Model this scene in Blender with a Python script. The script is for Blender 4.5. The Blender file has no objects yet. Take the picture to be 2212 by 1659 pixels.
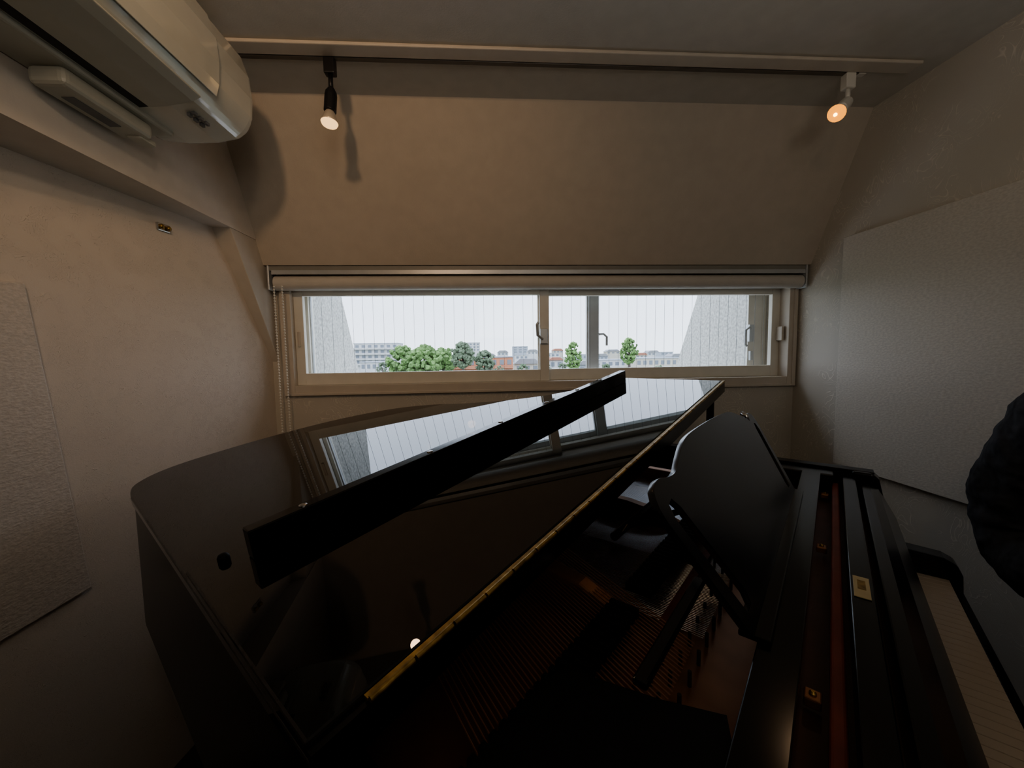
import bpy, bmesh, math, random
from mathutils import Vector, Matrix
random.seed(7)
C = bpy.context.scene.collection
try: bpy.context.scene.view_settings.look = 'AgX - Medium High Contrast'
except Exception: pass
ZE = 1.35; F = 840.0
YAW, PITCH, ROLL = math.radians(3.46), math.radians(4.32), math.radians(0.87)
R3 = (Matrix.Rotation(-YAW,3,'Z') @ Matrix.Rotation(math.pi/2-PITCH,3,'X') @ Matrix.Rotation(-ROLL,3,'Z'))
cd = bpy.data.cameras.new('camera'); cam = bpy.data.objects.new('camera', cd); C.objects.link(cam)
cam.matrix_world = Matrix.Translation((0,0,ZE)) @ R3.to_4x4()
cd.sensor_width = 36; cd.lens = 36*F/2212; cd.clip_start=0.01; cd.clip_end = 2000
bpy.context.scene.camera = cam
def ray(px,py): return R3 @ Vector(((px-1106)/F, -(py-829.5)/F, -1))
def atY(px,py,Y):
    d=ray(px,py); t=Y/d.y; return Vector((d.x*t,Y,ZE+d.z*t))
# ------------------------------------------------------------ materials
def newmat(name):
    m = bpy.data.materials.new(name); m.use_nodes=True
    return m, m.node_tree.nodes, m.node_tree.links, m.node_tree.nodes['Principled BSDF']
def mat(name, col, rough=0.5, metal=0.0, var=0.08, scale=20, bump=0.0, bscale=200, coat=0, spec=None, bdist=.002):
    m,n,l,p = newmat(name)
    tc=n.new('ShaderNodeTexCoord'); nz=n.new('ShaderNodeTexNoise'); nz.inputs['Scale'].default_value=scale
    l.new(tc.outputs['Object'],nz.inputs['Vector'])
    r=n.new('ShaderNodeValToRGB')
    r.color_ramp.elements[0].position=.3; r.color_ramp.elements[1].position=.7
    r.color_ramp.elements[0].color=(*[c*(1-var) for c in col],1); r.color_ramp.elements[1].color=(*[min(1,c*(1+var)) for c in col],1)
    l.new(nz.outputs['Fac'],r.inputs['Fac']); l.new(r.outputs['Color'],p.inputs['Base Color'])
    p.inputs['Roughness'].default_value=rough; p.inputs['Metallic'].default_value=metal
    p.inputs['Coat Weight'].default_value=coat
    if spec is not None: p.inputs['Specular IOR Level'].default_value=spec
    if bump:
        b=n.new('ShaderNodeBump'); b.inputs['Strength'].default_value=bump; b.inputs['Distance'].default_value=bdist
        n2=n.new('ShaderNodeTexNoise'); n2.inputs['Scale'].default_value=bscale; l.new(tc.outputs['Object'],n2.inputs['Vector'])
        l.new(n2.outputs['Fac'],b.inputs['Height']); l.new(b.outputs['Normal'],p.inputs['Normal'])
    return m
def emis(name,col,s):
    m,n,l,p=newmat(name); p.inputs['Base Color'].default_value=(*[c*.3 for c in col],1); p.inputs['Emission Color'].default_value=(*col,1); p.inputs['Emission Strength'].default_value=s
    return m
def swirl(name, col, scale, width, lighten, bump, rough=.6, fine=350, lo=.45, hi=.55):
    # wallpaper: curly contour lines of a distorted noise
    m,n,l,p=newmat(name)
    tc=n.new('ShaderNodeTexCoord'); nz=n.new('ShaderNodeTexNoise'); nz.inputs['Scale'].default_value=scale; nz.inputs['Detail'].default_value=0.6; nz.inputs['Distortion'].default_value=2.2
    l.new(tc.outputs['Object'],nz.inputs['Vector'])
    a=n.new('ShaderNodeMath'); a.operation='MULTIPLY'; a.inputs[1].default_value=9; l.new(nz.outputs['Fac'],a.inputs[0])
    pp=n.new('ShaderNodeMath'); pp.operation='PINGPONG'; pp.inputs[1].default_value=.5; l.new(a.outputs[0],pp.inputs[0])
    mr=n.new('ShaderNodeMapRange'); mr.inputs['From Min'].default_value=0; mr.inputs['From Max'].default_value=width; mr.inputs['To Min'].default_value=1; mr.inputs['To Max'].default_value=0
    l.new(pp.outputs[0],mr.inputs['Value'])
    mk=n.new('ShaderNodeTexNoise'); mk.inputs['Scale'].default_value=scale*.6; l.new(tc.outputs['Object'],mk.inputs['Vector'])
    mk2=n.new('ShaderNodeMapRange'); mk2.inputs['From Min'].default_value=lo; mk2.inputs['From Max'].default_value=hi; l.new(mk.outputs['Fac'],mk2.inputs['Value'])
    mu=n.new('ShaderNodeMath'); mu.operation='MULTIPLY'; l.new(mr.outputs[0],mu.inputs[0]); l.new(mk2.outputs[0],mu.inputs[1])
    mx=n.new('ShaderNodeMix'); mx.data_type='RGBA'; mx.inputs['A'].default_value=(*col,1); mx.inputs['B'].default_value=(*[min(1,c*lighten) for c in col],1)
    l.new(mu.outputs[0],mx.inputs['Factor']); l.new(mx.outputs['Result'],p.inputs['Base Color'])
    fn=n.new('ShaderNodeTexNoise'); fn.inputs['Scale'].default_value=fine; l.new(tc.outputs['Object'],fn.inputs['Vector'])
    ad=n.new('ShaderNodeMath'); ad.operation='MULTIPLY_ADD'; l.new(fn.outputs['Fac'],ad.inputs[0]); ad.inputs[1].default_value=.3; l.new(mu.outputs[0],ad.inputs[2])
    b=n.new('ShaderNodeBump'); b.inputs['Strength'].default_value=bump; b.inputs['Distance'].default_value=.003; l.new(ad.outputs[0],b.inputs['Height']); l.new(b.outputs['Normal'],p.inputs['Normal'])
    p.inputs['Roughness'].default_value=rough
    return m
def woven(name,col,sc=(1,1,1),st=.35):
    m,n,l,p=newmat(name)
    tc=n.new('ShaderNodeTexCoord'); mp=n.new('ShaderNodeMapping'); mp.inputs['Scale'].default_value=sc; l.new(tc.outputs['Object'],mp.inputs['Vector'])
    v=n.new('ShaderNodeTexNoise'); v.inputs['Scale'].default_value=100; v.inputs['Detail'].default_value=2; l.new(mp.outputs[0],v.inputs['Vector'])
    b=n.new('ShaderNodeBump'); b.inputs['Strength'].default_value=st; b.inputs['Distance'].default_value=.003; l.new(v.outputs['Fac'],b.inputs['Height']); l.new(b.outputs['Normal'],p.inputs['Normal'])
    r=n.new('ShaderNodeValToRGB'); r.color_ramp.elements[0].position=.35; r.color_ramp.elements[1].position=.65
    r.color_ramp.elements[0].color=(*[c*.91 for c in col],1); r.color_ramp.elements[1].color=(*[min(1,c*1.05) for c in col],1)
    l.new(v.outputs['Fac'],r.inputs['Fac']); l.new(r.outputs['Color'],p.inputs['Base Color']); p.inputs['Roughness'].default_value=.5
    return m
def glassm(name):
    m=bpy.data.materials.new(name); m.use_nodes=True; n=m.node_tree.nodes; l=m.node_tree.links; n.clear()
    o=n.new('ShaderNodeOutputMaterial'); t=n.new('ShaderNodeBsdfTransparent'); g=n.new('ShaderNodeBsdfGlossy'); g.inputs['Roughness'].default_value=.01
    t.inputs['Color'].default_value=(.97,.98,.98,1)
    x=n.new('ShaderNodeMixShader'); x.inputs[0].default_value=.03; l.new(t.outputs[0],x.inputs[1]); l.new(g.outputs[0],x.inputs[2]); l.new(x.outputs[0],o.inputs['Surface'])
    return m
M = dict(
 wall_r=swirl('damask wallpaper',(.56,.52,.45),9,.12,1.28,.22,.45),
 wall_l=swirl('plaster wallpaper',(.66,.585,.505),34,.10,1.04,.5,.7,260),
 ceil=mat('ceiling paper',(.63,.60,.54),.8,bump=.15,bscale=250,var=.03),
 slope=mat('slope paper',(.57,.505,.425),.8,bump=.2,bscale=220,var=.03),
 trim=mat('painted trim',(.66,.60,.53),.6,bump=.1,var=.03),
 trim2=mat('painted post',(.58,.53,.46),.6,bump=.1,var=.03),
 plate=mat('cream plate',(.62,.56,.48),.5,var=.03),
 rail=mat('rail grey metal',(.15,.135,.115),.4,.3),
 floor=mat('dark wood floor',(.045,.032,.024),.45,scale=6,var=.3,bump=.1,bscale=40),
 panel=woven('woven acoustic panel',(.63,.59,.52),(1,1.0,2.0),.18),
 panel2=woven('woven left acoustic panel',(.62,.56,.495),(1,1.0,2.0),.6),
 frame=mat('beige window frame',(.58,.52,.44),.45,var=.03),
 sash=mat('cream sash',(.74,.71,.63),.4,var=.03),
 alu=mat('grey aluminium',(.50,.52,.53),.35,.3,var=.04),
 cass=mat('dull blind cassette',(.28,.27,.24),.45,var=.04),
 white=mat('white plastic',(.74,.72,.66),.35,var=.02),
 acw=mat('cream glossy plastic',(.62,.60,.51),.14,var=.02,coat=.7),
 acw2=mat('cream matte plastic',(.52,.50,.42),.4,var=.03),
 dark=mat('dark slot',(.012,.012,.012),.6),
 black=mat('black lamp enamel',(.015,.015,.016),.4),
 blind=mat('blind fabric',(.58,.55,.50),.7,bump=.1,var=.03),
 wire=mat('wire in glass',(.22,.24,.26),.5,.3),
 glass=glassm('window glass'),
 concrete=mat('rough render',(.40,.40,.38),.9,scale=60,var=.28,bump=1.0,bscale=25),
 lacquer=mat('black piano lacquer',(.0015,.0015,.0016),.010,var=.1,spec=.68),
 lacq2=mat('black satin lacquer',(.004,.004,.0045),.16,var=.1,spec=.45),
 deskm=mat('music desk lacquer',(.012,.0125,.014),.22,var=.1,spec=.6),
 rimm=mat('black case side',(.002,.002,.002),.22,var=.1,spec=.12),
 lipm=mat('black lip lacquer',(.0015,.0015,.0015),.10,var=.1,spec=.4),
 brass=mat('aged brass',(.40,.27,.095),.38,.85,var=.45,scale=70),
 lockb=mat('pale brass lock',(.66,.55,.32),.4,.4,var=.1),
 bronze=mat('bronze iron plate',(.32,.155,.075),.36,.5,var=.15),
 sound=mat('soundboard wood',(.19,.075,.036),.45,scale=12,var=.25),
 copper=mat('copper wound string',(.50,.26,.16),.4,.6),
 steel=mat('steel string',(.75,.75,.76),.25,.9),
 pin=mat('dark pin steel',(.05,.045,.04),.6,.2),
 felt=mat('red brown rail',(.20,.042,.022),.55,var=.15),
 wood=mat('brown action wood',(.09,.035,.02),.5,var=.2),
 ivory=mat('white key top',(.62,.53,.43),.25,var=.02),
 ebony=mat('black key',(.01,.01,.01),.3),
 matte=mat('black matte board',(.008,.008,.0085),.6,bump=.2,spec=.2),
 cloth=mat('black sweatshirt',(.048,.050,.056),.95,scale=40,var=.3,bump=.8,bscale=16,spec=.2,bdist=.03),
 trouser=mat('dark trousers',(.02,.02,.03),.9),
 skin=mat('skin',(.55,.36,.27),.55), hair=mat('dark hair',(.01,.008,.007),.5),
 chrome=mat('chrome',(.6,.6,.6),.2,1.0),
 tag=mat('grey print',(.20,.20,.20),.6), label=mat('pale sticker',(.68,.68,.66),.5),
 leaf1=mat('bright leaves',(.13,.215,.075),.9,scale=.5,var=.35), leaf2=mat('dark leaves',(.09,.13,.075),.9,scale=.5,var=.3), leaf3=mat('olive leaves',(.12,.155,.10),.9,scale=.5,var=.3),
 bark=mat('bark',(.10,.08,.07),.9),
 bwhite=mat('white building',(.48,.48,.48),.8,scale=.5), bcream=mat('cream building',(.46,.43,.37),.8,scale=.5), bbrick=mat('terracotta building',(.46,.21,.13),.8,scale=.5),
 bgrey=mat('grey building',(.34,.36,.40),.8,scale=.5), bwin=mat('far window',(.18,.20,.23),.3), broof=mat('grey roof',(.24,.24,.25),.8,scale=.5), broofr=mat('red roof',(.34,.16,.11),.8,scale=.5),
 ground=mat('far ground',(.18,.20,.16),.9,scale=.02,var=.3),
)
M['bulbwarm']=emis('warm bulb',(1,.36,.04),1.5); M['bulbhot']=emis('bulb filament',(1,.62,.20),9); M['bulbdim']=emis('warm bulb glass',(1,.62,.28),1.6); M['bulbcap']=mat('bulb reflector',(.7,.62,.52),.25,.3)
# ------------------------------------------------------------ mesh helpers
def B(): return bmesh.new()
def box(bm,x0,x1,y0,y1,z0,z1):
    v=[bm.verts.new((x,y,z)) for x in (x0,x1) for y in (y0,y1) for z in (z0,z1)]
    for f in ((0,1,3,2),(4,6,7,5),(0,4,5,1),(2,3,7,6),(0,2,6,4),(1,5,7,3)): bm.faces.new([v[i] for i in f])
    return bm
def prism(bm,pts,w0,w1,f):
    a=[bm.verts.new(f(p[0],p[1],w0)) for p in pts]; b=[bm.verts.new(f(p[0],p[1],w1)) for p in pts]
    n=len(pts); bm.faces.new(a); bm.faces.new(b[::-1])
    for i in range(n): bm.faces.new((a[i],a[(i+1)%n],b[(i+1)%n],b[i]))
    return bm
fXY=lambda u,v,w:(u,v,w)
fYZ=lambda u,v,w:(w,u,v)      # pts (y,z), extruded in x
fXZ=lambda u,v,w:(u,w,v)      # pts (x,z), extruded in y
def tube(bm,pts,r,n=10,cap=True):
    pts=[Vector(p) for p in pts]; rings=[]
    rr=r if isinstance(r,(list,tuple)) else [r]*len(pts)
    for i,p in enumerate(pts):
        d=(pts[min(i+1,len(pts)-1)]-pts[max(i-1,0)]).normalized()
        a=d.orthogonal().normalized() if i==0 else (pa-d*pa.dot(d)).normalized()
        pa=a; b=d.cross(a)
        rings.append([bm.verts.new(p+(a*math.cos(t)+b*math.sin(t))*rr[i]) for t in [2*math.pi*k/n for k in range(n)]])
    for i in range(len(rings)-1):
        for k in range(n): bm.faces.new((rings[i][k],rings[i][(k+1)%n],rings[i+1][(k+1)%n],rings[i+1][k]))
    if cap: bm.faces.new(rings[0][::-1]); bm.faces.new(rings[-1])
    return bm
def obj(name,bm,m,parent=None,smooth=False,bevel=0,seg=2,**kw):
    bmesh.ops.recalc_face_normals(bm,faces=bm.faces)
    me=bpy.data.meshes.new(name); bm.to_mesh(me); bm.free(); me.materials.append(M[m] if isinstance(m,str) else m)
    o=bpy.data.objects.new(name,me); C.objects.link(o)
    if parent: o.parent=parent
    if smooth:
        for p in me.polygons: p.use_smooth=True
    if bevel:
        b=o.modifiers.new('bevel','BEVEL'); b.width=bevel; b.segments=seg; b.limit_method='ANGLE'; b.angle_limit=math.radians(35)
        b.harden_normals=False
    for k,v in kw.items(): o[k]=v
    return o
def thing(name,label,cat,loc=(0,0,0),rz=0,group=None):
    o=bpy.data.objects.new(name,None); C.objects.link(o); o.location=loc; o.rotation_euler=(0,0,rz); o['label']=label; o['category']=cat
    o.empty_display_size=.05
    if group: o['group']=group
    return o
def struct(name,bm,m,**kw): return obj(name,bm,m,kind='structure',**kw)
def copy_child(src,parent,loc=None):
    c=src.copy(); C.objects.link(c); c.parent=parent
    if loc is not None: c.location=loc
    return c
# ------------------------------------------------------------ room shell
YW=1.85; XR=1.52; XU=-.955; ZC=2.29; YS=1.503
def XL(y): return -.985-.14*(YW-y)
struct('floor',box(B(),-1.6,1.62,-1.7,1.9,-.06,0),'floor')
struct('ceiling',box(B(),-1.6,1.62,-1.7,YS,ZC,ZC+.08),'ceil')
struct('wall_slope',prism(B(),[(YS,ZC),(1.77,1.75),(1.855,1.75),(1.855,2.5),(YS,2.5)],-1.3,1.62,fYZ),'slope')
w=B(); box(w,-1.3,1.62,YW,2.1,0,1.186); box(w,-1.3,-.915,YW,2.1,1.186,2.4); box(w,1.503,1.62,YW,2.1,1.186,2.4); box(w,-.915,1.503,YW,2.1,1.72,2.4)
struct('wall_window',w,'wall_r')
struct('wall_left',prism(B(),[(XL(1.86),1.86),(XL(-1.65),-1.65),(-1.75,-1.65),(-1.75,1.86)],0,2.45,fXY),'wall_l')
struct('wall_right',box(B(),XR,XR+.08,-1.7,1.9,0,2.5),'wall_r')
struct('wall_back',box(B(),-1.7,1.62,-1.72,-1.6,0,2.5),'wall_l')
struct('trim_1',box(B(),-1.5,XU,-1.62,1.81,1.843,ZC+.01),'trim')
struct('trim_2',prism(B(),[(1.560,1.85),(1.855,1.325),(1.855,1.85)],-1.2,XU-.003,fYZ),'trim2',bevel=.002)
# ------------------------------------------------------------ window
wn=bpy.data.objects.new('window_1',None); C.objects.link(wn); wn.location=(.294,YW,1.186); wn['kind']='structure'
def wobj(name,bm,m,parent=wn,**kw):
    for v in bm.verts: v.co-=Vector((.294,YW,1.186))
    return obj(name,bm,m,parent,**kw)
def rectframe(bm,x0,x1,y0,y1,z0,z1,l,r,b,t):
    box(bm,x0,x0+l,y0,y1,z0,z1); box(bm,x1-r,x1,y0,y1,z0,z1); box(bm,x0+l,x1-r,y0,y1,z0,z0+b); box(bm,x0+l,x1-r,y0,y1,z1-t,z1); return bm
wobj('window_frame',rectframe(B(),-.915,1.503,1.832,1.94,1.186,1.72,.030,.030,.036,.06),'frame',bevel=.002)
wobj('window_casing',rectframe(B(),-.93,1.512,1.826,1.85,1.176,1.72,.018,.018,.012,.02),'frame',bevel=.002)
def pane(x0,x1,y,z0,z1):
    bm=B(); bm.faces.new([bm.verts.new(p) for p in ((x0,y,z0),(x1,y,z0),(x1,y,z1),(x0,y,z1))]); return bm
def sash(x0,x1,y0,y1,z0,z1,l,r,b,t,m,wires=True):
    s=wobj('sash',rectframe(B(),x0,x1,y0,y1,z0,z1,l,r,b,t),m,bevel=.002)
    ym=(y0+y1)/2
    wobj('pane',pane(x0+l,x1-r,ym,z0+b,z1-t),'glass',s)
    if wires:
        bm=B(); x=x0+l+.03
        while x<x1-r: tube(bm,[(x,ym+.003,z0+b),(x,ym+.003,z1-t)],.0007,4); x+=.047
        wobj('wire',bm,'wire',s)
    return s
s1=sash(-.885,.295,1.862,1.888,1.222,1.672,.040,.045,.055,.04,'sash')
s2=sash(.245,1.475,1.896,1.922,1.222,1.672,.045,.042,.055,.04,'sash')
lk=B(); box(lk,.25,.285,1.845,1.862,1.40,1.47); tube(lk,[(.262,1.845,1.42),(.235,1.835,1.44),(.232,1.83,1.49),(.24,1.83,1.50)],.007,8)
wobj('sash_lock',lk,'alu',s1,bevel=.002)
for x in (-.868,1.462):
    bm=B(); box(bm,x-.006,x+.006,1.855,1.897,1.40,1.47); wobj('finger_pull',bm,'frame',wn,bevel=.003)
wobj('outer_window_frame',rectframe(B(),-.915,1.503,2.03,2.09,1.186,1.72,.02,.03,.06,.03),'sash',bevel=.002)
s3=sash(.532,1.475,2.035,2.075,1.24,1.69,.055,.05,.03,.03,'alu',False)
s4=sash(-.90,.534,2.045,2.07,1.24,1.69,.01,.01,.03,.03,'alu',False)
wobj('stile_cover',box(B(),1.40,1.478,2.028,2.036,1.24,1.69),'white',s3,bevel=.002)
hb=B(); box(hb,1.39,1.415,2.0,2.035,1.40,1.49); tube(hb,[(1.40,2.01,1.47),(1.38,1.985,1.475),(1.352,1.975,1.46),(1.352,1.975,1.385),(1.36,1.975,1.375)],.007,8); box(hb,1.405,1.42,2.01,2.035,1.30,1.35)
wobj('lever_handle',hb,'alu',s3,bevel=.002)
hb=B(); tube(hb,[(.585,2.03,1.45),(.605,2.01,1.45),(.618,2.0,1.435),(.618,2.0,1.39)],.006,8)
wobj('lever_handle',hb,'alu',s3)
for nm,x0,x1 in (('wall_outside_left',-1.1,-.98),('wall_outside_right',1.50,1.62)):
    struct(nm,prism(B(),[(2.1,.9),(3.22,.9),(2.64,1.9),(2.1,1.9)],x0,x1,fYZ),'concrete')
# ------------------------------------------------------------ roller blind
bl=thing('roller_blind','rolled up beige roller blind with headrail along the top of the window','blind',(.28,1.80,1.66))
def rel(bm,c):
    for v in bm.verts: v.co-=Vector(c)
    return bm
bc=(.28,1.80,1.66)
obj('headrail',rel(box(B(),-.94,1.508,1.778,1.826,1.728,1.75),bc),'cass',bl,bevel=.002)
obj('roll',rel(tube(B(),[(-.925,1.803,1.678),(1.495,1.803,1.678)],.031,32),bc),'blind',bl,smooth=False)
obj('valance',rel(box(B(),-.93,1.50,1.776,1.78,1.712,1.73),bc),'alu',bl)
for x in (-.942,1.503):
    obj('bracket',rel(box(B(),x-.004,x+.004,1.77,1.83,1.645,1.75),bc),'alu',bl,bevel=.002)
bm=B()
for dx in (0,.034):
    z=1.66
    while z>.98:
        bmesh.ops.create_icosphere(bm,subdivisions=1,radius=.0048,matrix=Matrix.Translation((-.922+dx,1.775,z))); z-=.0125
    tube(bm,[(-.922+dx,1.775,1.66),(-.922+dx,1.775,.98)],.0012,5)
obj('bead_chain',rel(bm,bc),'white',bl)
# ------------------------------------------------------------ ceiling plate, rail, lamps
TY=1.303
pl=B(); box(pl,-.95,1.44,TY-.044,TY+.006,2.279,ZC-.0005)
obj('rail_mounting_board',pl,'plate',bevel=.003,label='long cream board on the ceiling beside the lighting track',category='board')
tr=thing('lighting_track','thin dark metal lighting track running across the ceiling','track',(.2,TY+.018,ZC))
tc=(.2,TY+.018,ZC)
obj('track_rail',rel(box(B(),-.93,1.27,TY+.009,TY+.026,2.279,ZC-.0005),tc),'rail',tr,bevel=.002)
obj('end_cap',rel(box(B(),1.27,1.295,TY+.008,TY+.028,2.278,ZC-.0005),tc),'white',tr,bevel=.002)
def lathe(bm,prof,mtx,n=20):
    rings=[]
    for r,z in prof: rings.append([bm.verts.new(mtx@Vector((r*math.cos(2*math.pi*k/n),r*math.sin(2*math.pi*k/n),z))) for k in range(n)])
    for i in range(len(rings)-1):
        for k in range(n): bm.faces.new((rings[i][k],rings[i][(k+1)%n],rings[i+1][(k+1)%n],rings[i+1][k]))
    bm.faces.new(rings[0][::-1]); bm.faces.new(rings[-1]); return bm
def lamp(label,loc,aim,colm,bulbm,arm=.10,energy=3,spot=120,hl=.075,soft=.02,hot=False,sc=.86):
    t=thing('track_spotlight',label,'spotlight',loc,0,None); t.scale=(sc,sc,sc)  # name shared by the real track lamps and the added wall fills
    obj('adapter',box(B(),-.019,.019,-.015,.015,-.055,0),colm,t,bevel=.004)
    obj('arm',tube(B(),[(0,0,-.05),(0,0,-arm)],.008,12),colm,t,smooth=True)
    bm=B(); bmesh.ops.create_uvsphere(bm,u_segments=14,v_segments=8,radius=.014,matrix=Matrix.Translation((0,0,-arm))); obj('joint',bm,colm,t,smooth=True)
    d=Vector(aim).normalized(); q=d.to_track_quat('Z','Y').to_matrix().to_4x4(); mt=Matrix.Translation((0,0,-arm))@q
    obj('lamp_holder',lathe(B(),[(.010,.0),(.019,.005),(.021,.02),(.021,hl),(.017,hl+.002)],mt),colm,t,smooth=False,bevel=.001)
    b=obj('bulb',lathe(B(),[(.014,hl),(.018,hl+.008),(.027,hl+.035),(.030,hl+.042)],mt),'bulbcap',t,smooth=True)
    obj('bulb_face',lathe(B(),[(.029,hl+.042),(.026,hl+.049),(.012,hl+.054),(.001,hl+.055)],mt),bulbm,b,smooth=True)
    if hot: obj('filament',lathe(B(),[(.001,hl+.054),(.006,hl+.055),(.005,hl+.060),(.001,hl+.062)],mt),'bulbhot',b,smooth=True)
    ld=bpy.data.lights.new('lamp_glow','SPOT'); ld.energy=energy; ld.color=(1,.66,.40) if energy!=9.0 and energy!=5.0 else (1,.78,.58); ld.spot_size=math.radians(spot); ld.spot_blend=1.0; ld.shadow_soft_size=soft
    lo=bpy.data.objects.new('lamp_glow',ld); C.objects.link(lo); lo.parent=t; lo.matrix_local=Matrix.Translation(Vector((0,0,-arm))+d*(hl+.065))@((-d).to_track_quat('Z','Y').to_matrix().to_4x4())
    return t
lamp('black track spotlight hanging straight down beside the air conditioner',(-.476,TY+.018,2.281),(-.05,-.12,-1),'black','bulbdim',arm=.108,energy=.6,spot=160,hl=.076,sc=.88)
lamp('white track spotlight with a glowing orange bulb at the right end of the track',(1.240,TY+.018,2.281),(-.72,-.40,-.62),'white','bulbwarm',arm=.098,energy=1.0,spot=150,hl=.076,hot=True,sc=.90)
lamp('track spotlight on the ceiling behind the camera aimed at the sloping wall',(-.33,-.12,2.285),(-.12,1,-.22),'white','bulbdim',arm=.06,energy=16,spot=96,hl=.07,soft=.045)
lamp('added fill spotlight out of view behind the camera, brightening the left wall',(.15,-.25,2.285),(-1,.95,-.42),'white','bulbdim',arm=.06,energy=9.0,spot=74,hl=.07,soft=.06)  # added out of view to light the upper left wall
lamp('added fill spotlight out of view behind the camera, brightening the right wall',(.05,-.35,2.285),(1,1.0,-.45),'white','bulbdim',arm=.06,energy=5.0,spot=76,hl=.07,soft=.06)  # added wall wash for the right side, unseen, no known fixture
# ------------------------------------------------------------ air conditioner
AY0,AY1=.30,1.262
ac=thing('air_conditioner','cream wall mounted air conditioner above the beam at upper left','air conditioner',(XU,.76,1.96))
aco=(XU,.76,1.96)
prof=[(0,1.985),(0,2.262),(.16,2.262),(.225,2.247),(.262,2.215),(.280,2.16),(.284,2.10),(.280,2.05),(.266,2.012),(.235,1.992),(.18,1.980),(.10,1.976)]
obj('body',rel(prism(B(),[(XU+a,b) for a,b in prof],AY0,AY1,fXZ),aco),'acw',ac,bevel=.034,seg=8)
pf=[(.165,2.266),(.228,2.251),(.266,2.217),(.284,2.16),(.288,2.10),(.284,2.048),(.275,2.020),(.270,2.022),(.279,2.05),(.283,2.10),(.279,2.16),(.261,2.215),(.224,2.247),(.162,2.262)]
obj('front_panel',rel(prism(B(),[(XU+a,b) for a,b in pf],AY0,AY1-.17,fXZ),aco),'acw',ac,bevel=.001)
obj('air_slot',rel(prism(B(),[(XU+a,b) for a,b in [(.108,1.980),(.128,1.982),(.130,1.974),(.109,1.972)]],AY0,AY1-.20,fXZ),aco),'dark',ac)
obj('louver',rel(prism(B(),[(XU+a,b) for a,b in [(.131,1.979),(.18,1.983),(.235,1.995),(.255,2.004),(.258,1.999),(.236,1.988),(.18,1.976),(.132,1.972)]],AY0,AY1-.20,fXZ),aco),'acw2',ac,bevel=.002)
obj('base_tray',rel(box(B(),XU,XU+.10,AY0,AY1-.08,1.964,1.985),aco),'acw2',ac,bevel=.006)
bm=B()
for k in range(3):
    for j in range(2): box(bm,XU+.195+j*.012,XU+.202+j*.012,AY1-.165+k*.022,AY1-.153+k*.022,1.976+j*.004,1.990+j*.004)
obj('control_marks',rel(bm,aco),'tag',ac)
so=(XU+.05,1.0,1.935)
sb=thing('receiver_box','small cream receiver box with a dark label under the air conditioner','sensor box',so)
obj('housing',rel(box(B(),XU+.015,XU+.090,.905,1.125,1.925,1.9635),so),'acw2',sb,bevel=.012,seg=3)
obj('name_strip',rel(box(B(),XU+.038,XU+.064,.95,1.06,1.9235,1.9255),so),'tag',sb)
obj('clip',rel(box(B(),XU+.04,XU+.075,1.10,1.15,1.92,1.935),so),'acw2',sb,bevel=.004)
hk=thing('wall_catch','small metal catch plate screwed to the left wall','hook',(XL(1.37)+.004,1.37,1.78))
hk.rotation_euler=(0,0,-.139)
obj('plate',box(B(),-.006,.003,-.022,.022,-.012,.012),'chrome',hk,bevel=.002)
for y in (-.012,.012):
    obj('knob',lathe(B(),[(.007,0),(.008,.006),(.004,.010)],Matrix.Translation((.003,y,0))@Matrix.Rotation(math.pi/2,4,'Y'),12),'brass',hk,smooth=True)
# acoustic panels
obj('acoustic_panel',box(B(),XR-.030,XR-.001,.1,1.575,.86,1.815),'panel',bevel=.002,label='large woven grey acoustic panel on the right wall',category='acoustic panel')
o=obj('acoustic_panel',box(B(),0.001,.014,-.95,0,-.10,.70),'panel2',bevel=.003,label='woven cream acoustic panel low on the left wall',category='acoustic panel')
o.location=(XL(1.068),1.068,.84); o.matrix_world=Matrix.Translation(o.location)@Matrix.Rotation(-.139,4,'Z')@Matrix.Rotation(.09,4,'X')
# ------------------------------------------------------------ piano
PN=Vector((-.110,.328,0)); PA=math.radians(47)
PIA=thing('grand_piano','black lacquered grand piano with propped lid set diagonally under the window','piano',PN,PA)
ck,sk=math.cos(PA),math.sin(PA)
def loc(px,py,z):
    d=ray(px,py); t=(z-ZE)/d.z; X,Y=d.x*t-PN.x,d.y*t-PN.y
    return (X*ck+Y*sk, -X*sk+Y*ck)
def P(name,bm,m,parent=PIA,**kw): return obj(name,bm,m,parent,**kw)
def catmull(pts,n=6):
    out=[]
    for i in range(len(pts)-1):
        p0=pts[max(i-1,0)]; p1=pts[i]; p2=pts[i+1]; p3=pts[min(i+2,len(pts)-1)]
        for k in range(n):
            t=k/n
            out.append(tuple(.5*((2*p1[j])+(-p0[j]+p2[j])*t+(2*p0[j]-5*p1[j]+4*p2[j]-p3[j])*t*t+(-p0[j]+3*p1[j]-3*p2[j]+p3[j])*t**3) for j in (0,1)))
    out.append(tuple(pts[-1])); return out
side=[(1.43,.26),(1.385,.40),(1.26,.51),(1.12,.60),(1.01,.71),(.93,.84),(.87,.97),(.77,1.09),(.61,1.17),(.42,1.205),(.2,1.20),(.05,1.165),(-.03,1.085),(-.05,.97)]
sidec=catmull(side,6)
TAU=math.radians(7.70); ct,st=math.cos(TAU),math.sin(TAU)
def LP(a,l,o): return (a*ct-o*st, l, 1.032+a*st+o*ct)
fL=lambda u,v,w: LP(u,v,w)
lid=P('lid',prism(B(),[(-.05,.0),(1.43,.0)]+sidec,-.022,0,fL),'lacquer',bevel=.003)
flap=P('lid_flap',prism(B(),[(-.05,.006),(1.43,.006),(1.43,.405),(-.05,.405)],.003,.021,fL),'lacquer',bevel=.003)
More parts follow.
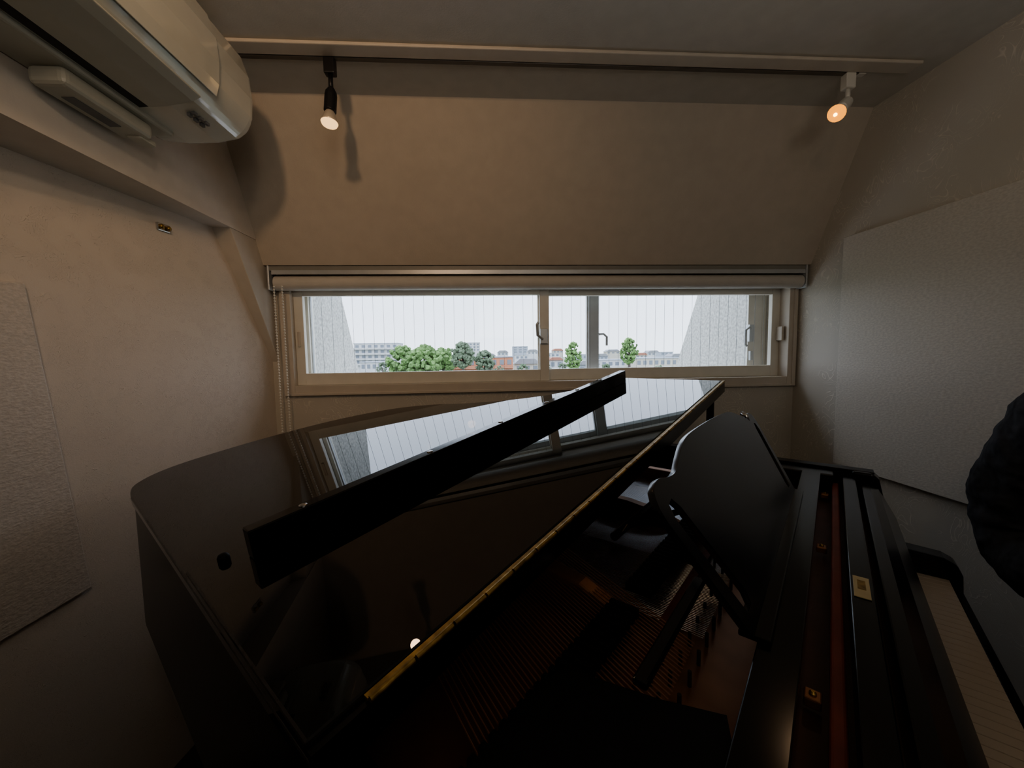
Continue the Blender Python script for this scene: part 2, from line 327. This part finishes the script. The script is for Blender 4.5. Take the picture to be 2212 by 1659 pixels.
lip=P('flap_lip',prism(B(),[(.335,.021),(.361,.021),(.361,.068),(.335,.068)],.018,1.345,lambda u,v,w:LP(w,u,v)),'lipm',flap,bevel=.002)
nrm=Vector((-st,0,ct)); q=nrm.to_track_quat('Z','Y').to_matrix().to_4x4()
for w_ in (.10,.36,.59,.80,.98,1.15):
    P('screw',lathe(B(),[(.0065,-.002),(.0065,.0012),(.004,.0022)],Matrix.Translation(LP(w_,.347,.068))@q,14),'chrome',lip)
P('rubber_bumper',lathe(B(),[(.008,0),(.008,.008),(.006,.012),(.003,.013)],Matrix.Translation(LP(-.008,.380,.02))@q,16),'matte',flap,smooth=True)
hg=P('hinge',prism(B(),[(.0,-.002),(1.425,-.002),(1.425,.0042),(.0,.0042)],.0185,.0214,fL),'brass')
k=0
while k*.05<1.42:
    a=k*.05; bm=tube(B(),[LP(a+.0014,-.003,.0195),LP(min(a+.0486,1.425),-.003,.0195)],.0031,16); P('hinge_knuckle',bm,'brass',hg); k+=1
P('lid_edge_strip',prism(B(),[(-.05,-.003),(1.43,-.003),(1.43,.006),(-.05,.006)],-.020,.0160,fL),'lacq2')
path=[(-.04,-.41),(-.04,.3),(-.04,.96)]+[(max(-.04,a-.015*(1 if a>.5 else -.4)),l-.012) for a,l in sidec[::-1] if l-.012>.1 and not(a<-.03 and l<1.0)]+[(1.405,.10),(1.405,-.41)]
def offs(path,d):
    out=[]
    for i,p in enumerate(path):
        a=Vector(path[max(i-1,0)]); b=Vector(path[min(i+1,len(path)-1)]); t=(b-a).normalized(); n=Vector((t.y,-t.x)); out.append((p[0]+n.x*d,p[1]+n.y*d))
    return out
inner=offs(path,.042)
def ribbon(pa,pb,z0,z1):
    bm=B(); n=len(pa)
    vs=[[bm.verts.new((x,y,z)) for x,y in pth] for pth,z in ((pa,z0),(pa,z1),(pb,z1),(pb,z0))]
    for j in range(4):
        a,b=vs[j],vs[(j+1)%4]
        for i in range(n-1): bm.faces.new((a[i],a[i+1],b[i+1],b[i]))
    bm.faces.new([v[0] for v in vs]); bm.faces.new([v[-1] for v in vs]); return bm
P('rim',ribbon(path,inner,.69,.99),'rimm',bevel=.002)
mid=offs(path,.02)
poly=[p for p in mid if p[1]>-.3]
P('soundboard',prism(B(),[(.0,-.30)]+poly+[(1.38,-.30)],.865,.875,fXY),'sound')
P('bottom_board',prism(B(),[(.0,-.30)]+poly+[(1.38,-.30)],.70,.715,fXY),'matte')
armp=[(-.36,.989),(-.405,.989),(-.42,.975),(-.432,.92),(-.445,.83),(-.455,.80),(-.47,.790),(-.555,.785),(-.580,.772),(-.592,.745),(-.595,.69),(-.36,.69)]
for s0,s1_ in ((-.04,.060),(1.347,1.405)):
    P('arm',prism(B(),armp,s0,s1_,lambda u,v,w:(w,u,v)),'lacq2',bevel=.006,seg=3)
P('keybed',box(B(),-.035,1.40,-.59,-.25,.62,.69),'rimm',bevel=.003)
P('key_slip',box(B(),.062,1.346,-.590,-.572,.685,.712),'rimm',bevel=.003)
K0=.122; KW=.02355
wk=None
for i in range(52):
    if wk is None:
        bm=B(); box(bm,.0010,KW-.0010,-.566,-.40,.705,.730); wk=P('white_key',bm,'ivory',bevel=.0012)
        wk.location=(K0,0,0)
    else: copy_child(wk,PIA,(K0+i*KW,0,0))
bk=None
for i in range(51):
    if (i%7) in (1,4): continue
    if bk is None:
        bk=P('black_key',prism(B(),[(-.478,.731),(-.472,.742),(-.41,.742),(-.41,.731)],-.005,.005,lambda u,v,w:(w,u,v)),'ebony',bevel=.001); bk.location=(K0+(i+1)*KW,0,0)
    else: copy_child(bk,PIA,(K0+(i+1)*KW,0,0))
fs=lambda u,v,w:(w,-u,v)
fb=P('fallboard',prism(B(),[(.378,.966),(.398,.966),(.418,.952),(.460,.870),(.457,.860),(.448,.861),(.425,.905),(.41,.915),(.405,.86),(.402,.75),(.380,.75)],.060,1.345,fs),'lacq2',bevel=.004,seg=3)
tp=P('fallboard_rail',prism(B(),[(.338,.975),(.367,.975),(.369,.94),(.338,.94)],.060,1.345,fs),'lacq2',bevel=.0015)
lkp=P('lock_plate',prism(B(),[(.342,.9755),(.362,.9755),(.362,.977),(.342,.977)],.600,.670,fs),'lockb',tp,bevel=.0005)
P('keyhole',prism(B(),[(.347,.977),(.357,.977),(.357,.9775),(.347,.9775)],.626,.656,fs),'brass',lkp)
P('red_rail',prism(B(),[(.315,.938),(.331,.938),(.331,.952),(.315,.952)],.08,1.33,fs),'felt',bevel=.004,seg=3)
P('action_shelf',prism(B(),[(.285,.90),(.38,.90),(.38,.915),(.285,.915)],.05,1.345,fs),'wood')
for s_ in (.27,.40,.86,1.25):
    f=P('bracket',prism(B(),[(.291,.925),(.309,.925),(.309,.937),(.291,.937)],s_-.010,s_+.010,fs),'bronze',bevel=.002)
    P('bracket_screw',lathe(B(),[(.004,0),(.004,.002),(.002,.004)],Matrix.Translation((s_,-.300,.937)),12),'brass',f)
P('desk_rail',prism(B(),[(.243,.962),(.288,.962),(.288,.984),(.243,.984)],.02,1.30,fs),'lacq2',bevel=.0015)
P('desk_rail_end',prism(B(),[(.18,.955),(.318,.955),(.318,.982),(.18,.982)],1.30,1.36,fs),'deskm',bevel=.003)
P('pin_block',prism(B(),[(.08,.88),(.24,.88),(.24,.915),(.08,.915)],.0,1.365,fs),'bronze')
# music desk
DW=.765
def desk_mesh():
    cu=bpy.data.curves.new('desk','CURVE'); cu.dimensions='2D'; cu.fill_mode='BOTH'; cu.extrude=.005
    half=[(.046,.0),(-.012,.168),(-.014,.190),(-.004,.210),(.024,.218),(.056,.212),(.090,.212),(.13,.226),(.19,.244),(.26,.250),(DW/2,.252)]
    hc=[half[0]]+catmull(half[1:],5)
    full=hc+[(DW-a,b) for a,b in hc[::-1][1:]]
    holes=[[(.068,.018),(.012,.166),(.015,.184),(.030,.188),(.044,.172),(.100,.032),(.096,.018)]]
    holes.append([(DW-a,b) for a,b in holes[0]])
    for ps in [full]+holes:
        sp=cu.splines.new('POLY'); sp.points.add(len(ps)-1); sp.use_cyclic_u=True
        for i,p in enumerate(ps): sp.points[i].co=(p[0],p[1],0,1)
    o=bpy.data.objects.new('tmpdesk',cu); C.objects.link(o)
    bpy.context.view_layer.update()
    me=bpy.data.meshes.new_from_object(o.evaluated_get(bpy.context.evaluated_depsgraph_get()))
    bpy.data.objects.remove(o); bpy.data.curves.remove(cu)
    return me
me=desk_mesh(); bm=B(); bm.from_mesh(me); bmesh.ops.remove_doubles(bm,verts=bm.verts,dist=1e-5)
vu,vz=-.52,.854
def DK(a,b,c=0): return (.335+a, -(.236+vu*b+c*vz), .990+vz*b-c*vu)
for v in bm.verts: v.co=DK(*v.co)
desk=P('music_desk',bm,'deskm',bevel=.0016)
P('desk_ledge',prism(B(),[(.222,.984),(.258,.984),(.258,.992),(.222,.992)],.385,1.06,fs),'lacq2',desk,bevel=.002)
P('support_arm',tube(B(),[(.54,.02,.985),(.86,.02,.985)],.0085,10),'lacq2',desk)
P('support_arm',prism(B(),[(.140,.972),(.158,.972),(.158,.982),(.140,.982)],.24,.50,fs),'lacq2',desk,bevel=.003)
for s_ in (.60,.86):
    P('desk_brace',tube(B(),[(s_,.02,.985),DK(s_-.335,.12,-.008)],.006,8),'lacq2',desk)
P('desk_catch',tube(B(),[DK(.71,.200,.0),DK(.71,.215,.004),DK(.715,.225,-.004)],.006,8),'chrome',desk,smooth=True)
for s_ in (.415,.80,1.12):
    P('plate_strut',prism(B(),[(-.10,.905),(-.06,.925),(.02,.955),(.10,.965),(.60,.965),(.80,.93),(.80,.90),(-.10,.895)],s_-.016,s_+.016,lambda u,v,w:(w,u,v)),'bronze',bevel=.006)
P('plate_flange',ribbon(offs(path,.05)[2:-2],offs(path,.12)[2:-2],.90,.93),'bronze')
n=0; rest=B()
def string(a,b,r,m):
    global n
    if n<96: P('string',tube(B(),[a,b],r,6),m); n+=1
    else: tube(rest,[a,b],r,4)
for i in range(50):
    s_=.045+i*.0070; string((s_,-.17,.945),(s_+.42,1.02-.004*i,.952),.0010,'copper')
for i in range(80):
    s_=.435+i*.0045; string((s_,-.17,.925),(s_+.01-.10*(i/80),.98-.008*i,.93),.0007,'steel')
for i in range(110):
    s_=.82+i*.0047; string((s_,-.17,.925),(s_-.02,.42-.003*i,.93),.0007,'steel')
P('treble_strings',rest,'steel',kind='stuff')
dm=None
for i in range(62):
    s_=.06+i*.0155
    if abs(s_-.415)<.018: continue
    if dm is None:
        dm=P('damper',box(B(),-.0045,.0045,-.045,.0,.948,.962),'matte',bevel=.001); dm.location=(s_,-.045,0)
    else: copy_child(dm,PIA,(s_,-.045,0))
tpn=None
for i in range(88):
    s_=.05+i*.0148
    if tpn is None:
        tpn=P('tuning_pin',tube(B(),[(0,0,.91),(0,0,.936)],.0026,8),'pin'); tpn.location=(s_,-.135-.02*(i%3),0)
    else: copy_child(tpn,PIA,(s_,-.135-.02*(i%3),0))
P('felt_strip',box(B(),.02,1.36,-.125,-.110,.915,.935),'felt')
pts=[loc(*p,.975) for p in ((1215,1440),(1425,1510),(1570,1545),(1600,1700),(1560,1900),(700,1900),(1020,1650),(1120,1520))]
pts=[(max(.005,a),b) for a,b in pts]
P('string_cover',prism(B(),pts,.968,.975,fXY),'matte')
P('lid_prop',prism(B(),[(-.012,.90),(.012,.90),(.012,1.185),(-.012,1.185)],1.352,1.364,lambda u,v,w:(w,u+.03,v)),'lacq2',bevel=.002)
for a,b in ((.07,-.30),(1.29,-.30),(.42,.95)):
    lg=P('leg',prism(B(),[(-.045,.69),(.045,.69),(.028,.08),(-.028,.08)],-.04,.04,lambda u,v,w,a=a,b=b:(a+u,b+w,v)),'rimm',bevel=.006)
    P('caster',lathe(B(),[(.02,0),(.03,.01),(.03,.05),(.012,.085)],Matrix.Translation((a,b,0)),14),'brass',lg,smooth=True)
# ------------------------------------------------------------ person
bx,by=1.255,.50
pr=thing('person','person in a black sweatshirt standing by the keyboard, bent elbow showing','person',(bx,by,0))
def skin(name,nodes,edges,m,parent,root=0,lv=2):
    me=bpy.data.meshes.new(name); me.from_pydata([Vector(c)-Vector((bx,by,0)) for c,_ in nodes],edges,[]); me.materials.append(M[m])
    o=bpy.data.objects.new(name,me); C.objects.link(o); o.parent=parent
    k=o.modifiers.new('skin','SKIN'); k.use_smooth_shade=True
    for i,(c,r) in enumerate(nodes):
        rr=r if isinstance(r,tuple) else (r,r); me.skin_vertices[0].data[i].radius=rr; me.skin_vertices[0].data[i].use_root=(i==root)
    s=o.modifiers.new('sub','SUBSURF'); s.levels=lv; s.render_levels=lv
    return o
body=[((bx,by,.95),.12),((bx,by,1.12),.12),((bx,by,1.30),.13),((bx,by,1.42),.08),((bx,by-.01,1.50),.055),((bx,by-.02,1.57),.075),((bx,by-.02,1.66),.08),((bx,by-.01,1.71),.05),
 ((bx-.10,by,.86),.085),((bx-.10,by-.01,.48),.055),((bx-.10,by,.09),.04),((bx-.10,by-.12,.04),.035),
 ((bx+.10,by,.86),.085),((bx+.10,by-.01,.48),.055),((bx+.10,by,.09),.04),((bx+.10,by-.12,.04),.035),
 ((bx-.13,by+.04,1.38),.055),((bx-.03,by+.29,1.02),.045),((bx-.12,by+.05,.96),.03),((bx-.12,by-.04,.96),.035),
 ((bx+.13,by,1.38),.05),((bx+.15,by-.02,1.10),.04),((bx+.12,by-.18,.92),.03),((bx+.10,by-.25,.88),.035)]
be=[(0,1),(1,2),(2,3),(3,4),(4,5),(5,6),(6,7),(0,8),(8,9),(9,10),(10,11),(0,12),(12,13),(13,14),(14,15),(2,16),(16,17),(17,18),(18,19),(2,20),(20,21),(21,22),(22,23)]
skin('body',body,be,'skin',pr)
jk=[((bx,by,.88),.15),((bx,by,1.10),.15),((bx,by,1.30),.15),((bx,by,1.43),.08),((bx-.12,by+.06,1.37),.085),
 ((bx+.13,by,1.37),.07),((bx+.15,by-.02,1.10),.06),((bx+.12,by-.17,.93),.045)]
je=[(0,1),(1,2),(2,3),(2,4),(2,5),(5,6),(6,7)]
arm_c=[Vector((bx-.12,by+.06,1.37)),Vector((bx-.085,by+.15,1.27)),Vector((bx-.040,by+.24,1.14)),Vector((bx-.012,by+.30,1.01)),Vector((bx-.005,by+.310,.92)),Vector((bx-.03,by+.26,.86)),Vector((bx-.07,by+.15,.88)),Vector((bx-.12,by+.03,.95))]
def cm3(ps,t):
    t=max(0,min(t,len(ps)-1-1e-6)); i=int(t); f=t-i
    p0=ps[max(i-1,0)];p1=ps[i];p2=ps[i+1];p3=ps[min(i+2,len(ps)-1)]
    return .5*((2*p1)+(p2-p0)*f+(2*p0-5*p1+4*p2-p3)*f*f+(3*p1-p0-3*p2+p3)*f**3)
N=34; prev=4
for i in range(1,N):
    p=cm3(arm_c,i/(N-1)*(len(arm_c)-1))
    r=.082+.020*math.sin(min(1,i/(N*.62))*math.pi)-.02*max(0,(i/N-.7)/.3)
    r+=.0045*math.sin(i*1.9)*(.4+.6*abs(math.sin(i*.7)))
    jk.append((p,(r*1.0,r*1.0))); je.append((prev,len(jk)-1)); prev=len(jk)-1
jo=skin('sweatshirt',[(Vector(c),r) for c,r in jk],je,'cloth',pr,lv=3)
tx=bpy.data.textures.new('folds','CLOUDS'); tx.noise_scale=.06
dp=jo.modifiers.new('folds','DISPLACE'); dp.texture=tx; dp.strength=.018; dp.mid_level=.5; dp.texture_coords='LOCAL'
tr_=[((bx,by,.95),.13),((bx-.10,by,.84),.10),((bx-.10,by-.01,.48),.075),((bx-.10,by,.10),.065),((bx+.10,by,.84),.10),((bx+.10,by-.01,.48),.075),((bx+.10,by,.10),.065)]
skin('trousers',tr_,[(0,1),(1,2),(2,3),(0,4),(4,5),(5,6)],'trouser',pr)
skin('hair',[((bx,by+.01,1.60),.07),((bx,by,1.67),.088),((bx,by,1.715),.06)],[(0,1),(1,2)],'hair',pr)
# ------------------------------------------------------------ outside
GZ=-11.0
obj('ground',box(B(),-900,900,20,1500,GZ-.5,GZ),'ground',kind='structure')
def building(name,label,px0,px1,pyt,Y,depth,m,rows=3,cols=6,group=None,roof=None,balc=False,cat='building',wh=.55):
    a=atY(px0,pyt,Y); b=atY(px1,pyt,Y); zt=(a.z+b.z)/2; cx=(a.x+b.x)/2; w=b.x-a.x
    t=thing(name,label,cat,(cx,Y,GZ),0,group)
    H=zt-GZ
    if roof:
        rh=min(w*.2,2.5); H-=rh
        obj('roof',prism(B(),[(-w*.54,H),(w*.54,H),(w*.3,H+rh),(-w*.3,H+rh)],-.5,depth+.5,fXZ),roof,t)
    else: obj('roof',box(B(),-w/2-.2,w/2+.2,-.2,depth,H-.4,H),'bgrey',t); H-=.4
    obj('wall',box(B(),-w/2,w/2,0,depth,0,H),m,t)
    fh=3.0; cw=w/cols
    for r in range(rows):
        z1=H-.7-r*fh
        for c in range(cols):
            x=-w/2+cw*(c+.5); obj('window',box(B(),x-cw*wh/2,x+cw*wh/2,-.08,.1,z1-1.5,z1),'bwin',t)
        if balc: obj('balcony',box(B(),-w/2,w/2,-1.2,0,z1-2.6,z1-1.7),m,t)
    return t
building('apartment_building','long white apartment block with balconies at the far left of the view',764,859,741,230,14,'bwhite',4,7,balc=True)
building('road_viaduct','pale low elevated deck in front of the white apartment block',778,838,781,150,8,'bwhite',1,5,cat='viaduct')
building('apartment_building','terracotta apartment building behind the pine trees',978,1108,770,118,12,'bbrick',2,8,balc=True)
building('tall_building','grey high building rising above the pines',990,1036,740,420,20,'bwhite',3,6)
building('house','cream house with grey pitched roof left of the window stile',1112,1166,775,135,10,'bcream',1,3,roof='broof')
building('tower','small pale tower on the horizon right of the grey high building',1108,1140,748,540,20,'bgrey',3,3)
building('apartment_building','long cream low apartment building left of the outside wall',1374,1476,772,140,12,'bcream',2,8,balc=True)
building('apartment_building','pale low building behind the right window lever',1298,1368,776,165,12,'bwhite',2,5,balc=True)
building('house','white house with red roof just right of the window stile',1186,1216,772,135,9,'bwhite',1,2,roof='broofr')
building('house','grey house between the two single trees',1250,1294,779,120,9,'bgrey',1,3,roof='broof')
hx=[(860,768,300),(1060,764,330),(1085,757,395),(1150,755,425),(1195,762,300),(1205,753,480),(1300,764,275),(1385,762,330),(1410,757,420),(1440,760,380),(1465,764,300),(1325,755,460),(1255,765,255),(1125,766,265)]
for i,(px,py,Y) in enumerate(hx):
    building('distant_house','small distant house on the horizon',px-random.uniform(10,16),px+random.uniform(10,16),py,Y,12,random.choice(['bwhite','bcream','bgrey','bwhite']),1,3,'distant houses on the horizon',roof=random.choice(['broof','broof','broofr',None]),cat='house')
def tree(label,px,pyt,wpx,Y,m,group=None,vs=1.0,nb=210):
    a=atY(px,pyt,Y); sc=Y/F; wr=wpx*sc/2; h=a.z-GZ
    t=thing('tree',label,'tree',(a.x,Y,GZ),0,group)
    obj('trunk',tube(B(),[(0,0,0),(wr*.05,0,h*.5),(0,0,h*.85)],[.45,.35,.15],8),'bark',t)
    bm=B(); ch=min(h*.75,wr*2*vs)
    for k in range(nb):
        th=random.uniform(0,6.28); zz=random.uniform(-1,1); rr=math.sqrt(max(0,1-zz*zz))*random.uniform(.35,1.0)
        c=Vector((math.cos(th)*rr*wr*.88,math.sin(th)*rr*wr*.6,h-ch/2+zz*ch*.44)); r=wr*random.uniform(.08,.17)
        g=bmesh.ops.create_icosphere(bm,subdivisions=2,radius=r,matrix=Matrix.Translation(c))
        for v in g['verts']: v.co+=(v.co-c)*random.uniform(-.3,.3)
    obj('crown',bm,m,t)
tree('large bright green tree at the left of the tree clump',868,746,74,118,'leaf1')
tree('rounded bright green tree in the middle of the tree clump',915,744,80,98,'leaf1')
tree('green tree beside the dark pine in the clump',957,750,64,112,'leaf1')
tree('dark pine tree in front of the grey high building',998,738,58,96,'leaf3')
tree('spreading dark pine tree above the terracotta building',1046,756,52,106,'leaf3')
tree('single bright green tree between window stile and outer frame',1238,737,42,88,'leaf1',vs=1.6)
tree('tall green tree right of the outer window bar',1359,728,44,90,'leaf1',vs=1.4)
for px,py,w_,Y in ((1078,795,30,96),(1130,792,40,100),(1215,790,30,108),(1310,792,40,100),(1420,793,50,100),(826,788,28,100),(1180,790,30,112)):
    tree('low bush among the houses below the window',px,py-6,w_,Y,random.choice(['leaf2','leaf3']),'low bushes among the houses',nb=60)
# ------------------------------------------------------------ world and light
wd=bpy.data.worlds.new('World'); bpy.context.scene.world=wd; wd.use_nodes=True
n=wd.node_tree.nodes; l=wd.node_tree.links; bg=n['Background']
tcw=n.new('ShaderNodeTexCoord'); sx=n.new('ShaderNodeSeparateXYZ'); l.new(tcw.outputs['Generated'],sx.inputs[0])
rp=n.new('ShaderNodeValToRGB'); rp.color_ramp.elements[0].position=0; rp.color_ramp.elements[0].color=(.70,.75,.84,1); rp.color_ramp.elements[1].position=.3; rp.color_ramp.elements[1].color=(.59,.655,.78,1)
l.new(sx.outputs['Z'],rp.inputs['Fac']); l.new(rp.outputs['Color'],bg.inputs['Color'])
ms=n.new('ShaderNodeMapRange'); ms.inputs['From Min'].default_value=.22; ms.inputs['From Max'].default_value=.7; ms.inputs['To Min'].default_value=3.0; ms.inputs['To Max'].default_value=6.5   # overcast sky, brighter toward the zenith
l.new(sx.outputs['Z'],ms.inputs['Value']); l.new(ms.outputs[0],bg.inputs['Strength'])
ad=bpy.data.lights.new('added_fill','AREA'); ad.shape='SQUARE'; ad.size=.9; ad.energy=6.5; ad.color=(1,.92,.83)  # added soft uplight behind the camera to lift the room, no real fixture
ao=bpy.data.objects.new('added_fill',ad); C.objects.link(ao); ao.location=(.35,-.8,1.80); ao.rotation_euler=(math.radians(145),0,0)
